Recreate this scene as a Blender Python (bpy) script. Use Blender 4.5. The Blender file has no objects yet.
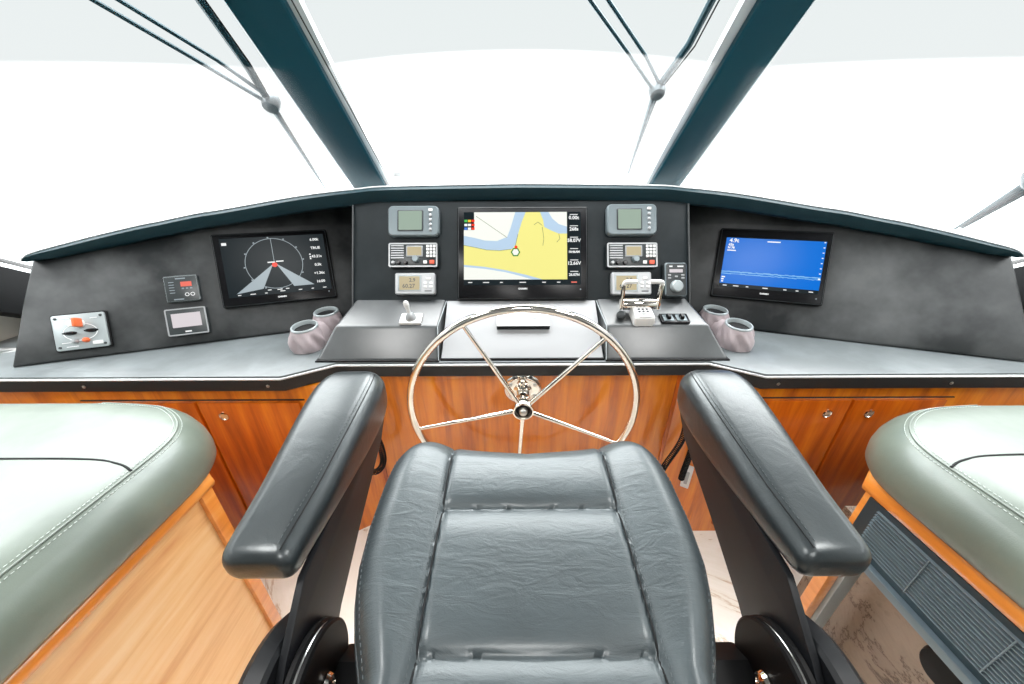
import bpy, bmesh, math, random
from mathutils import Vector, Matrix
random.seed(4)
SC = bpy.context.scene
COL = SC.collection
R = math.radians

# ---------------------------------------------------------------- camera
cam_data = bpy.data.cameras.new('camera')
cam = bpy.data.objects.new('camera', cam_data); COL.objects.link(cam)
cam_data.sensor_width = 36.0; cam_data.lens = 346.0/1024*36
cam_data.clip_start = 0.02; cam_data.clip_end = 4000
P = R(25.8); RO = R(0.25)
fw = Vector((0, math.cos(P), -math.sin(P))); r0 = Vector((1, 0, 0)); u0 = r0.cross(fw)
rt = (r0*math.cos(RO) - u0*math.sin(RO)).normalized(); up = rt.cross(fw)
cam.matrix_world = Matrix(((rt.x, up.x, -fw.x, -.04), (rt.y, up.y, -fw.y, 0), (rt.z, up.z, -fw.z, 1.55), (0, 0, 0, 1)))
SC.camera = cam
SC.view_settings.view_transform = 'Standard'; SC.view_settings.look = 'None'
SC.view_settings.gamma = 1; SC.view_settings.use_curve_mapping = False
SC.view_settings.exposure = 0.0
SC.cycles.use_denoising = True
SC.cycles.transparent_max_bounces = 16

# ---------------------------------------------------------------- overcast sky
W = bpy.data.worlds.new('overcast_sky'); SC.world = W; W.use_nodes = True
nt = W.node_tree; nt.nodes.clear()
tc = nt.nodes.new('ShaderNodeTexCoord'); sx = nt.nodes.new('ShaderNodeSeparateXYZ')
ramp = nt.nodes.new('ShaderNodeValToRGB'); bg = nt.nodes.new('ShaderNodeBackground'); wo = nt.nodes.new('ShaderNodeOutputWorld')
nt.links.new(tc.outputs['Generated'], sx.inputs[0]); nt.links.new(sx.outputs[2], ramp.inputs[0])
nt.links.new(ramp.outputs[0], bg.inputs[0]); nt.links.new(bg.outputs[0], wo.inputs[0])
e = ramp.color_ramp.elements
e[0].position = 0.0; e[0].color = (.29, .30, .30, 1)
e[1].position = 1.0; e[1].color = (4.4, 4.45, 4.45, 1)
a = e.new(.36); a.color = (.275, .290, .290, 1)
a = e.new(.43); a.color = (1.2, 1.25, 1.25, 1)
a = e.new(.62); a.color = (4.2, 4.3, 4.3, 1)
bg.inputs[1].default_value = 3.0

for lx, ly, pw in ((-1.0, .1, 15), (1.0, .1, 15), (0, -.9, 15)):  # unseen area lamps, added as fill to brighten the interior
    ld = bpy.data.lights.new('fill_light', 'AREA'); ld.shape = 'DISK'; ld.size = .5; ld.energy = pw; ld.color = (1, .99, .97)
    lo = bpy.data.objects.new('fill_light', ld); COL.objects.link(lo); lo.location = (lx, ly, 2.33)

# ---------------------------------------------------------------- materials
MATS = {}
def node_mat(name):
    m = bpy.data.materials.new(name); m.use_nodes = True
    t = m.node_tree; b = t.nodes['Principled BSDF']; MATS[name] = m
    return m, t, b
def coords(t, scale=(1, 1, 1), rot=(0, 0, 0)):
    c = t.nodes.new('ShaderNodeTexCoord'); mp = t.nodes.new('ShaderNodeMapping')
    mp.inputs['Scale'].default_value = scale; mp.inputs['Rotation'].default_value = rot
    t.links.new(c.outputs['Object'], mp.inputs[0]); return mp
def noise(t, mp, scale, detail=4, rough=.55):
    n = t.nodes.new('ShaderNodeTexNoise'); n.inputs['Scale'].default_value = scale
    n.inputs['Detail'].default_value = detail; n.inputs['Roughness'].default_value = rough
    t.links.new(mp.outputs[0], n.inputs['Vector']); return n
def cramp(t, src, stops):
    r = t.nodes.new('ShaderNodeValToRGB'); el = r.color_ramp.elements
    el[0].position, el[0].color = stops[0][0], (*stops[0][1], 1)
    el[1].position, el[1].color = stops[-1][0], (*stops[-1][1], 1)
    for p, c in stops[1:-1]:
        x = el.new(p); x.color = (*c, 1)
    t.links.new(src, r.inputs[0]); return r
def plain(name, col, rough=.5, metal=0, spec=.5, coat=0, coat_r=.1, bump=None, var=None):
    m, t, b = node_mat(name)
    b.inputs['Base Color'].default_value = (*col, 1); b.inputs['Roughness'].default_value = rough
    b.inputs['Metallic'].default_value = metal; b.inputs['Specular IOR Level'].default_value = spec
    b.inputs['Coat Weight'].default_value = coat; b.inputs['Coat Roughness'].default_value = coat_r
    mp = coords(t)
    if var:
        n = noise(t, mp, var[0], 5, .6); c2 = tuple(min(1, x*var[1]+var[2]) for x in col)
        r = cramp(t, n.outputs[0], [(.42, col), (.72, c2)]); t.links.new(r.outputs[0], b.inputs['Base Color'])
    if bump:
        n = noise(t, mp, bump[0], 3, .6); bp = t.nodes.new('ShaderNodeBump')
        bp.inputs['Strength'].default_value = bump[1]; bp.inputs['Distance'].default_value = bump[2]
        t.links.new(n.outputs[0], bp.inputs['Height']); t.links.new(bp.outputs[0], b.inputs['Normal'])
    return m
def leather(name, col, rough=.38, wr=.5, stretch=(1, 3.2, 1), wscale=16, spec=.5, dist=.004, coat=0):
    m, t, b = node_mat(name)
    b.inputs['Roughness'].default_value = rough; b.inputs['Specular IOR Level'].default_value = spec
    b.inputs['Coat Weight'].default_value = coat; b.inputs['Coat Roughness'].default_value = .24
    b.inputs['Specular Tint'].default_value = (.90, .98, 1, 1)
    mp = coords(t, stretch); n = noise(t, mp, wscale, 8, .62); n.inputs['Distortion'].default_value = .7
    mp2 = coords(t); g = noise(t, mp2, 420, 2, .5)
    c = cramp(t, noise(t, mp2, 5, 5, .6).outputs[0], [(.35, tuple(x*.85 for x in col)), (.7, tuple(x*1.25 for x in col))])
    t.links.new(c.outputs[0], b.inputs['Base Color'])
    b1 = t.nodes.new('ShaderNodeBump'); b1.inputs['Strength'].default_value = wr; b1.inputs['Distance'].default_value = dist
    b2 = t.nodes.new('ShaderNodeBump'); b2.inputs['Strength'].default_value = .25; b2.inputs['Distance'].default_value = .0006
    t.links.new(n.outputs[0], b1.inputs['Height']); t.links.new(g.outputs[0], b2.inputs['Height'])
    t.links.new(b1.outputs[0], b2.inputs['Normal']); t.links.new(b2.outputs[0], b.inputs['Normal'])
    return m
def wood(name, c1, c2, c3, scale, rot=(0, 0, 0), rough=.35, coat=.8, planks=None):
    m, t, b = node_mat(name)
    mp = coords(t, scale, rot); n = noise(t, mp, 2.2, 7, .62); n.inputs['Distortion'].default_value = .35
    r = cramp(t, n.outputs[0], [(.28, c1), (.5, c2), (.74, c3)])
    t.links.new(r.outputs[0], b.inputs['Base Color'])
    b.inputs['Roughness'].default_value = rough; b.inputs['Coat Weight'].default_value = coat; b.inputs['Coat Roughness'].default_value = .06
    return m
def emis(name, col, s=1.0, rough=.25):
    m, t, b = node_mat(name)
    b.inputs['Base Color'].default_value = (*[x*.1 for x in col], 1); b.inputs['Roughness'].default_value = rough
    b.inputs['Specular IOR Level'].default_value = .12
    b.inputs['Emission Color'].default_value = (*col, 1); b.inputs['Emission Strength'].default_value = s
    return m
def S(r, g, b):
    f = lambda c: ((c/255+.055)/1.055)**2.4 if c > 10 else c/255/12.92
    return (f(r), f(g), f(b))

leather('black_leather', (.028, .038, .043), rough=.45, wr=.42, spec=.9, coat=.45)
leather('arm_leather', (.010, .014, .016), rough=.36, wr=.45, wscale=9, stretch=(1.5, 1.5, 1.5), spec=.8, coat=.5)
leather('green_leather', (.135, .162, .13), rough=.42, wr=.12, wscale=7, stretch=(1, 1, 1), spec=.8, coat=.4)
leather('pouch_leather', (.36, .30, .31), rough=.45, wr=.35, wscale=20, stretch=(1, 1, 1))
plain('stitch_thread', (.10, .115, .12), .8)
plain('pale_thread', (.62, .68, .64), .8)
plain('seam_shadow', (.006, .007, .008), .8)
wood('cabinet_wood', S(158, 72, 2), S(212, 114, 8), S(234, 146, 24), (9, 9, .7), coat=.9)
wood('door_wood', S(138, 54, 2), S(190, 88, 8), S(220, 120, 20), (9, 9, .6), coat=.9)
wood('pale_wood', S(214, 146, 84), S(238, 186, 124), S(248, 208, 154), (10, .9, 10), rot=(R(35), 0, 0), coat=.5)
wood('rail_wood', S(200, 112, 36), S(230, 142, 58), S(246, 172, 92), (8, .7, 8), coat=1.0)
plain('dash_vinyl', (.002, .006, .008), .5, spec=.3, var=(3.4, 1.5, .012), bump=(160, .12, .001))
plain('wing_vinyl', (.004, .006, .007), .5, spec=.35, var=(2.2, 1.5, .085), bump=(160, .12, .001))  # grey blotches imitate hazy reflections, painted into the vinyl colour
plain('brim_vinyl', (.0015, .022, .031), .5, spec=.3, bump=(160, .15, .001))
plain('pod_vinyl', (.030, .034, .036), .38, spec=.8, coat=.6, coat_r=.28, var=(5, 1.5, .01), bump=(160, .15, .001))
plain('slope_vinyl', (.36, .365, .375), .45)
plain('counter_vinyl', (.115, .13, .135), .34, var=(6, 1.35, .01), bump=(30, .1, .001))
plain('band_black', (.012, .012, .013), .45)
plain('edge_metal', (.62, .63, .63), .35, metal=.6)
plain('matte_black', (.003, .003, .0035), .55, spec=.25)
plain('arm_metal', (.009, .010, .012), .45, spec=.35)
plain('bezel_black', (.004, .004, .005), .25, spec=.22)
plain('chrome', (.86, .82, .76), .09, metal=1.0)
plain('satin_steel', (.62, .63, .62), .28, metal=1.0)
plain('white_plastic', (.72, .72, .71), .35)
plain('silver_plastic', (.36, .37, .38), .35, metal=.25)
plain('gray_plastic', (.17, .205, .22), .35, metal=.3)
plain('dark_plastic', (.03, .036, .038), .35)
plain('plate_gray', (.36, .40, .41), .4, metal=.3)
plain('orange_plastic', (.80, .16, .05), .4)
plain('red_plastic', (.75, .10, .05), .4)
plain('screw_steel', (.5, .48, .45), .3, metal=1)
plain('vent_blue', (.030, .052, .064), .4, metal=.3)
plain('vent_light', (.16, .21, .24), .35, metal=.4)
plain('wall_cream', (.66, .60, .52), .6)
plain('headliner', (.20, .20, .20), .8)
plain('mullion_teal', (.002, .055, .080), .30, spec=.35, bump=(40, .05, .001))
plain('white_gelcoat', (.75, .77, .78), .3)
plain('wiper_teal', (.008, .045, .062), .35, metal=.2)
plain('wiper_steel', (.05, .07, .08), .35, metal=.3)
emis('lcd_green', S(176, 196, 180), .62)
emis('lcd_amber', S(206, 190, 150), .7)
emis('lcd_white', S(222, 214, 218), .85)
emis('lcd_red', S(240, 120, 105), .9)
emis('lcd_dark', S(18, 29, 34), 1.0, .3)
emis('map_land', S(236, 229, 138), .97); emis('map_water', S(180, 204, 226), .97); emis('map_pale', S(238, 240, 232), .97)
emis('map_line', S(120, 130, 90), .9); emis('map_green', S(40, 130, 40), .9)
emis('text_white', S(238, 240, 240), 1.0); emis('text_gray', S(150, 160, 165), 1.0); emis('cone_gray', S(158, 170, 176), 1.0)
emis('mark_red', S(235, 60, 40), 1.0); emis('mark_blue', S(70, 120, 210), 1.0); emis('mark_green', S(80, 190, 90), 1.0); emis('mark_yellow', S(240, 190, 60), 1.0)
emis('sonar_blue', S(0, 110, 212), .92); emis('sonar_trace', S(120, 180, 225), 1.0); emis('sonar_deep', S(10, 122, 220), 1.0)

def marble():
    m, t, b = node_mat('marble')
    mp = coords(t); n = noise(t, mp, .9, 9, .65); n.inputs['Distortion'].default_value = 1.4
    r = cramp(t, n.outputs[0], [(.30, S(226, 220, 208)), (.45, S(238, 233, 224)), (.494, S(232, 226, 214)), (.503, S(196, 172, 146)), (.514, S(236, 230, 218)), (.75, S(244, 240, 232))])
    t.links.new(r.outputs[0], b.inputs['Base Color']); b.inputs['Roughness'].default_value = .22
marble()
def shaded_marble():  # marble browned down: the shade under the settee is put into its colour
    m, t, b = node_mat('shaded_marble')
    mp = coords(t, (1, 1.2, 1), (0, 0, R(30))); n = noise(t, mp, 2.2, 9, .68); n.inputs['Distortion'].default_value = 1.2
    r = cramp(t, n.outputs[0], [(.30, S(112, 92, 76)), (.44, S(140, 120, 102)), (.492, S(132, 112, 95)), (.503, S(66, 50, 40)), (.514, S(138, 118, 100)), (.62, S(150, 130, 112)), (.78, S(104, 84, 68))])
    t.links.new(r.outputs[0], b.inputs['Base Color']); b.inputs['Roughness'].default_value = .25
shaded_marble()
def sea_mat():
    m, t, b = node_mat('sea_water')
    b.inputs['Base Color'].default_value = (.62, .66, .67, 1); b.inputs['Roughness'].default_value = .35
    mp = coords(t, (.3, .3, .3)); n = noise(t, mp, 2, 5); bp = t.nodes.new('ShaderNodeBump'); bp.inputs['Strength'].default_value = .15
    t.links.new(n.outputs[0], bp.inputs['Height']); t.links.new(bp.outputs[0], b.inputs['Normal'])
sea_mat()
plain('far_land', (.20, .22, .22), .9)
def glare_glass():
    # clear pane above; below a bowed line a painted white veil imitates glare
    m = bpy.data.materials.new('glare_glass'); m.use_nodes = True; MATS['glare_glass'] = m
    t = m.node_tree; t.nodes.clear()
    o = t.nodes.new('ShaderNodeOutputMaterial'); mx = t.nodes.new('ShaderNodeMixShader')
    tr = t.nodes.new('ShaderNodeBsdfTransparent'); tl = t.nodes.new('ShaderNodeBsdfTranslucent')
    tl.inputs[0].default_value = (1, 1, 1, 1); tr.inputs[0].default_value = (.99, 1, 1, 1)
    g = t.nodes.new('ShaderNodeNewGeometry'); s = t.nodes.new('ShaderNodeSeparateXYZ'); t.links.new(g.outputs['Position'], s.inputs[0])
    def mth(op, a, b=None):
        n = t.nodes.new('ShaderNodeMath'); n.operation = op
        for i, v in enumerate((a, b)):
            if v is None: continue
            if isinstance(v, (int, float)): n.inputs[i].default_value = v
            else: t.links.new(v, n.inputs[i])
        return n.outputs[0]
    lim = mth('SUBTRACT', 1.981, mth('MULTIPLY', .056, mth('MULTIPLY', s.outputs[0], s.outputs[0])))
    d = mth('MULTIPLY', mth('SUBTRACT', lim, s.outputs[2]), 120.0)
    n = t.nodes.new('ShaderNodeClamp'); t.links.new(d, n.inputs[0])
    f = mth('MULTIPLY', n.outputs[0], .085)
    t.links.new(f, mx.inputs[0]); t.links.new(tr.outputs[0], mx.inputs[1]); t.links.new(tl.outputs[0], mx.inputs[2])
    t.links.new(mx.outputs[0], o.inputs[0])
glare_glass()

# ---------------------------------------------------------------- mesh helpers
class MB:
    def __init__(s): s.v = []; s.f = []
    def add(s, vs, fs):
        k = len(s.v); s.v += [tuple(v) for v in vs]; s.f += [tuple(i+k for i in f) for f in fs]; return s
    def box(s, x0, x1, y0, y1, z0, z1):
        vs = [(x, y, z) for x in (x0, x1) for y in (y0, y1) for z in (z0, z1)]
        return s.add(vs, [(0, 1, 3, 2), (4, 6, 7, 5), (0, 4, 5, 1), (2, 3, 7, 6), (0, 2, 6, 4), (1, 5, 7, 3)])
    def rings(s, rings, close=True, cap0=True, cap1=True):
        n = len(rings[0]); vs = [p for r in rings for p in r]; fs = []
        for i in range(len(rings)-1):
            for j in range(n if close else n-1):
                a, b = i*n+j, i*n+(j+1) % n
                fs.append((a, b, b+n, a+n))
        if cap0: fs.append(tuple(range(n-1, -1, -1)))
        if cap1: fs.append(tuple(range((len(rings)-1)*n, len(rings)*n)))
        return s.add(vs, fs)
    def tube(s, pts, r, seg=10, closed=False):
        pts = [Vector(p) for p in pts]; n = len(pts); rs = r if isinstance(r, (list, tuple)) else [r]*n
        rings = []; prev = None
        for i, p in enumerate(pts):
            if closed: d = pts[(i+1) % n]-pts[i-1]
            else: d = pts[min(i+1, n-1)]-pts[max(i-1, 0)]
            d.normalize()
            if prev is None:
                a = Vector((0, 0, 1)) if abs(d.z) < .9 else Vector((1, 0, 0)); u = d.cross(a).normalized()
            else:
                u = (prev-d*prev.dot(d)).normalized()
            prev = u; w = d.cross(u)
            rings.append([p+(u*math.cos(t)+w*math.sin(t))*rs[i] for t in [2*math.pi*k/seg for k in range(seg)]])
        if closed: rings.append(rings[0])
        return s.rings(rings, True, not closed, not closed)
    def lathe(s, prof, o=(0, 0, 0), axis=(0, 0, 1), seg=32):
        ax = Vector(axis).normalized(); a = Vector((1, 0, 0)) if abs(ax.x) < .9 else Vector((0, 1, 0))
        u = ax.cross(a).normalized(); w = ax.cross(u); o = Vector(o)
        return s.rings([[o+ax*h+(u*math.cos(2*math.pi*k/seg)+w*math.sin(2*math.pi*k/seg))*max(r, 1e-5) for k in range(seg)] for r, h in prof])
    def poly(s, pts, z0, z1, m=None):
        # prism of a 2-D outline between two heights; m maps (x, y, z)
        m = m or (lambda x, y, z: (x, y, z))
        return s.rings([[m(x, y, z0) for x, y in pts], [m(x, y, z1) for x, y in pts]])
    def loft(s, outline, prof, crown=None):
        rings = [[(x, y, z) for x, y in inset(outline, i)] for i, z in prof]
        s.rings(rings, True, True, crown is None)
        if crown:
            cx = sum(p[0] for p in rings[-1])/len(rings[-1]); cy = sum(p[1] for p in rings[-1])/len(rings[-1])
            z = prof[-1][1]; rr = []
            for k in range(0, 7):
                q = 1-k/6.5
                rr.append([(cx+(x-cx)*q, cy+(y-cy)*q, z+crown*(1-q*q)) for x, y, _ in rings[-1]])
            s.rings(rr, True, False, True)
        return s
    def build(s, name, mat, parent=None, smooth=35, bevel=0, weld=True, seg=2):
        me = bpy.data.meshes.new(name); me.from_pydata(s.v, [], s.f)
        bm = bmesh.new(); bm.from_mesh(me)
        if weld: bmesh.ops.remove_doubles(bm, verts=bm.verts, dist=1e-6)
        bmesh.ops.recalc_face_normals(bm, faces=bm.faces)
        if bevel:
            es = [e for e in bm.edges if len(e.link_faces) == 2 and e.calc_face_angle(0) > R(30)]
            bmesh.ops.bevel(bm, geom=es, offset=bevel, segments=seg, affect='EDGES', profile=.6)
        bm.to_mesh(me); bm.free()
        me.materials.append(MATS[mat])
        if smooth:
            me.shade_smooth(); me.set_sharp_from_angle(angle=R(smooth))
        o = bpy.data.objects.new(name, me); COL.objects.link(o)
        if parent: o.parent = parent
        return o
def inset(pts, d):
    n = len(pts); out = []
    area = sum(pts[i][0]*pts[(i+1) % n][1]-pts[(i+1) % n][0]*pts[i][1] for i in range(n))
    sg = 1 if area > 0 else -1
    for i in range(n):
        p0, p, p1 = Vector(pts[i-1]), Vector(pts[i]), Vector(pts[(i+1) % n])
        a = (p-p0).normalized(); b = (p1-p).normalized()
        na = Vector((-a.y, a.x))*sg; nb = Vector((-b.y, b.x))*sg; m = (na+nb)
        if m.length < 1e-6: m = na
        m.normalize(); c = max(.4, m.dot(na)); q = p+m*d/c; out.append((q.x, q.y))
    return out
def rr(w, h, r, cx=0, cy=0, seg=5):
    out = []
    for sx_, sy_, a0 in ((1, 1, 0), (-1, 1, 90), (-1, -1, 180), (1, -1, 270)):
        for k in range(seg+1):
            t = R(a0+90*k/seg); out.append((cx+sx_*(w/2-r)+r*math.cos(t), cy+sy_*(h/2-r)+r*math.sin(t)))
    return out
def circ(r, cx=0, cy=0, seg=24, ry=None):
    return [(cx+r*math.cos(2*math.pi*k/seg), cy+(ry or r)*math.sin(2*math.pi*k/seg)) for k in range(seg)]
def plate(mb, w, h, r, z0, z1, cx=0, cy=0, b=.002):
    return mb.loft(rr(w, h, r, cx, cy), [(0, z0), (0, z1-b), (b*.3, z1-b*.3), (b, z1)])
def text(mb, s, size, x, y, z, align='CENTER', bold=0):
    cu = bpy.data.curves.new('t', 'FONT'); cu.body = s; cu.size = size; cu.align_x = align; cu.align_y = 'CENTER'
    cu.offset = bold; cu.resolution_u = 2
    o = bpy.data.objects.new('t', cu); COL.objects.link(o)
    dg = bpy.context.evaluated_depsgraph_get(); me = o.evaluated_get(dg).to_mesh()
    mb.add([(v.co.x+x, v.co.y+y, z) for v in me.vertices], [tuple(p.vertices) for p in me.polygons])
    o.evaluated_get(dg).to_mesh_clear(); bpy.data.objects.remove(o); bpy.data.curves.remove(cu)
    return mb
def tag(o, label, cat, group=None):
    o['label'] = label; o['category'] = cat
    if group: o['group'] = group
    return o
def thing(name, label, cat, o=(0, 0, 0), u=(1, 0, 0), v=(0, 1, 0), group=None):
    e = bpy.data.objects.new(name, None); COL.objects.link(e); e.empty_display_size = .05
    u = Vector(u).normalized(); v = Vector(v); v = (v-u*u.dot(v)).normalized(); n = u.cross(v); o = Vector(o)
    e.matrix_world = Matrix(((u.x, v.x, n.x, o.x), (u.y, v.y, n.y, o.y), (u.z, v.z, n.z, o.z), (0, 0, 0, 1)))
    return tag(e, label, cat, group)
def struct(o): o['kind'] = 'structure'; return o
def lerp(x, xs, ys):
    if x <= xs[0]: return ys[0]
    for i in range(1, len(xs)):
        if x <= xs[i]:
            k = (x-xs[i-1])/(xs[i]-xs[i-1]); return ys[i-1]+(ys[i]-ys[i-1])*k
    return ys[-1]
def smooth_pts(pts, n=8, closed=False):
    pts = [Vector(p) for p in pts]; out = []; m = len(pts)
    for i in range(m if closed else m-1):
        if closed: p0, p1, p2, p3 = pts[i-1], pts[i], pts[(i+1) % m], pts[(i+2) % m]
        else: p0, p1, p2, p3 = pts[max(i-1, 0)], pts[i], pts[i+1], pts[min(i+2, m-1)]
        for k in range(n):
            t = k/n; out.append(.5*((2*p1)+(p2-p0)*t+(2*p0-5*p1+4*p2-p3)*t*t+(3*p1-p0-3*p2+p3)*t**3))
    if not closed: out.append(pts[-1])
    return out
def dashes(mb, path, length=.005, gap=.004, r=.0007):
    # a line of stitches along a 3-D path
    path = [Vector(p) for p in path]; acc = 0; on = []
    d = 0; seg = []
    for i in range(len(path)-1):
        a, b = path[i], path[i+1]; L = (b-a).length; 
        if L < 1e-7: continue
        t = 0
        while True:
            nxt = math.floor((d+1e-9)/(length+gap))*(length+gap)+length+gap
            if nxt-d > L-t: d += L-t; break
            t += nxt-d; d = nxt; p = a+(b-a)*(t/L); q = p+(b-a).normalized()*length
            mb.tube([p, q], r, 5)
    return mb

# ================================================================ SETTING
sea = MB().box(-1500, 1500, 4, 3000, -2.6, -2.5).build('sea', 'sea_water'); struct(sea)
m = MB()
xs = [-1500+i*25 for i in range(121)]
random.seed(8)
hts = [5+4*math.sin(x*.011)+random.random()*3 for x in xs]
for i in range(120):
    if xs[i] > -280: break
    m.add([(xs[i], 900, -2.5), (xs[i+1], 900, -2.5), (xs[i+1], 900, hts[i+1]), (xs[i], 900, hts[i]), (xs[i], 960, -2.5), (xs[i+1], 960, -2.5), (xs[i+1], 960, hts[i+1]), (xs[i], 960, hts[i])],
          [(0, 1, 2, 3), (4, 7, 6, 5), (3, 2, 6, 7)])
struct(m.build('shore', 'far_land'))
struct(MB().box(-2.6, 2.6, -1.6, 2.2, -.05, 0).build('floor', 'marble'))
for s, nm in ((-1, 'wall_left'), (1, 'wall_right')):
    struct(MB().box(*sorted((s*2.3, s*2.36)), -1.6, 2.2, 0, 1.05).build(nm, 'wall_cream'))
struct(MB().box(-2.6, 2.6, -1.66, -1.6, 0, 2.35).build('wall_back', 'headliner'))
struct(MB().box(-2.6, 2.6, -1.6, 1.10, 2.35, 2.41).build('ceiling', 'headliner'))
# slanting dark side frame and its ledge beyond each end of the dash
tn = 0
def trim(mb, mat, **k):
    global tn; tn += 1
    return struct(mb.build('trim_%d' % tn, mat, **k))
for s in (-1, 1):
    m = MB(); pts = [(1.25, 1.335), (1.75, 1.01), (1.75, .80), (1.15, 1.17)]
    m.poly(pts, s*2.15, s*2.30, lambda a, b, z: (z, a, b)); trim(m, 'matte_black', bevel=.004)
    m = MB(); m.poly([(1.25, 1.375), (1.8, 1.015), (1.8, .995), (1.25, 1.36)], s*2.15, s*2.17, lambda a, b, z: (z, a, b)); trim(m, 'matte_black')
    m = MB(); m.tube([(s*2.2, 1.20, .935), (s*2.1, 1.30, .90), (s*2.0, 1.30, .895)], .008); m.tube([(s*2.25, 1.22, .90), (s*2.0, 1.32, .895)], .006); trim(m, 'satin_steel')
# windshield: three raked panes, two heavy mullions
MD = Vector((0, -.76, .592))
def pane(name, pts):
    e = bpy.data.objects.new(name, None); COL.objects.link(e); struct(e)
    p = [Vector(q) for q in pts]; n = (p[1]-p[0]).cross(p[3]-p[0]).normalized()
    MB().add(p, [(0, 1, 2, 3)]).build('glass_pane', 'glare_glass', e, smooth=0)
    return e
B0 = Vector((0, 2.42, 1.3935))
A = lambda x, t: Vector((x, 2.3, 1.487))+MD*t
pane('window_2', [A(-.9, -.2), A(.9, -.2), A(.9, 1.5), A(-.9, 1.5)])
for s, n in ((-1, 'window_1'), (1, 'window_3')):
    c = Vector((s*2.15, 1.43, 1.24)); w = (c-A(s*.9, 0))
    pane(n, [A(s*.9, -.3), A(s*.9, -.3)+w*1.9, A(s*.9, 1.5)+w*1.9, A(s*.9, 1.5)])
upn = Vector((0, .615, .789))
for s in (-1, 1):
    # inner face 20 cm wide, chamfered edges, 12 cm deep
    xi, xo = (s*.80, s*(1.0 if s < 0 else .985))
    sec = [(xi, .004), (xi, .02), (xi+s*.02, .05), (xo-s*.03, .05), (xo-s*.004, .012), (xo, -.002), (xo-s*.008, -.008), (xi+s*.008, -.008), (xi, -.002)]
    m = MB(); m.rings([[A(x, t)+upn*h for x, h in sec] for t in (-.3, 1.6)]); trim(m, 'mullion_teal', smooth=20)
    # pale outside frame strip beside it and its thin gasket
    m = MB(); w0, w1 = s*.798, s*.745
    a0, a1 = A(w0+s*.01, -.25), A(w0+s*.01, 1.6); b0, b1 = A(s*.785, -.25), A(w1, 1.6)
    m.rings([[a0+upn*.02, b0+upn*.02, b0+upn*.05, a0+upn*.05], [a1+upn*.02, b1+upn*.02, b1+upn*.05, a1+upn*.05]]); trim(m, 'white_gelcoat')
m = MB(); m.tube([A(-.758, .12)-upn*.004, A(-.778, 1.6)-upn*.004], .0028, 6); trim(m, 'matte_black')
m = MB(); m.rings([[A(x, 1.35)+upn*h for x in (-2.4, 2.4) for h in ((-.05, .05) if x < 0 else (.05, -.05))], [A(x, 1.6)+upn*h for x in (-2.4, 2.4) for h in ((-.05, .05) if x < 0 else (.05, -.05))]]); trim(m, 'mullion_teal')

# ================================================================ WORKTOP
def side(x, y): return [(x, y), (-x, y)]
topo = [(-2.29, 1.07), (-.875, 1.07), (-.72, 1.168), (.72, 1.168), (.875, 1.07), (2.29, 1.07), (2.29, 2.1), (-2.29, 2.1)]
wt = thing('worktop', 'long grey vinyl worktop with black front band under the instrument dash', 'worktop', (0, 1.1, .83))
def rel(mb, o): mb.v = [(x-o[0], y-o[1], z-o[2]) for x, y, z in mb.v]; return mb
m = MB(); m.loft(topo, [(0, .888), (0, .896), (.001, .899), (.004, .900)]); rel(m, (0, 1.1, .83)).build('top_surface', 'counter_vinyl', wt)
m = MB(); m.loft(topo, [(.003, .835), (0, .838), (0, .884)]); rel(m, (0, 1.1, .83)).build('front_band', 'band_black', wt)
edge = [(-2.28, 1.068), (-.876, 1.068), (-.72, 1.166), (.72, 1.166), (.876, 1.068), (2.28, 1.068)]
m = MB(); m.tube([(x, y, .888) for x, y in edge], .0045, 8); rel(m, (0, 1.1, .83)).build('edge_trim', 'edge_metal', wt)
for x in (-1.60, -.93, .93, 1.56):
    m = MB().lathe([(0, -.001), (.006, 0), (.006, .002), (.003, .003), (0, .003)], (x, -.033, .03), (0, -1, 0), 14); m.build('screw', 'screw_steel', wt)

# ================================================================ CONSOLE CABINET
cb = thing('console_cabinet', 'glossy orange-brown wooden cabinet with doors beneath the dash worktop', 'cabinet', (0, 1.2, 0))
co = [(-2.29, 1.105), (-.80, 1.105), (-.645, 1.20), (.645, 1.20), (.80, 1.105), (2.29, 1.105), (2.29, 2.1), (-2.29, 2.1)]
m = MB(); m.loft(co, [(0, 0.0), (0, .834)]); rel(m, (0, 1.2, 0)).build('body', 'cabinet_wood', cb, smooth=0)
def door(x0, x1, kx, kside):
    d = MB().box(x0, x1, 1.093, 1.1045, .06, .765); rel(d, (0, 1.2, 0)); o = d.build('door', 'door_wood', cb, bevel=.003)
    k = MB().lathe([(.0, 0), (.017, 0), (.018, .003), (.014, .005), (.012, .003), (0, .003)], (kx, -.107, .705), (0, -1, 0), 20)
    kn = k.build('knob', 'chrome', o); kn['label'] = 'round chrome flush latch'
door(-1.247, -.86, -1.166, 1); door(-1.66, -1.262, -1.35, 1)
door(.90, 1.263, 1.189, 1); door(1.275, 1.63, 1.353, 1)
for q in ((-1.70, -.84), (.86, 1.66)): MB().box(*q, -.099, -.094, .772, .776).build('shadow_gap', 'seam_shadow', cb, smooth=0)
for q in (-1, 1): MB().box(*sorted((q*.63, q*.645)), -.008, 0, 0, .83).build('corner_bead', 'door_wood', cb, bevel=.002)

# ================================================================ DASHBOARD
dash = thing('dashboard', 'black vinyl instrument dash with curved overhanging brim in front of the windshield', 'dashboard', (0, 1.5, .9))
DO = (0, 1.5, .9)
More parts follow.
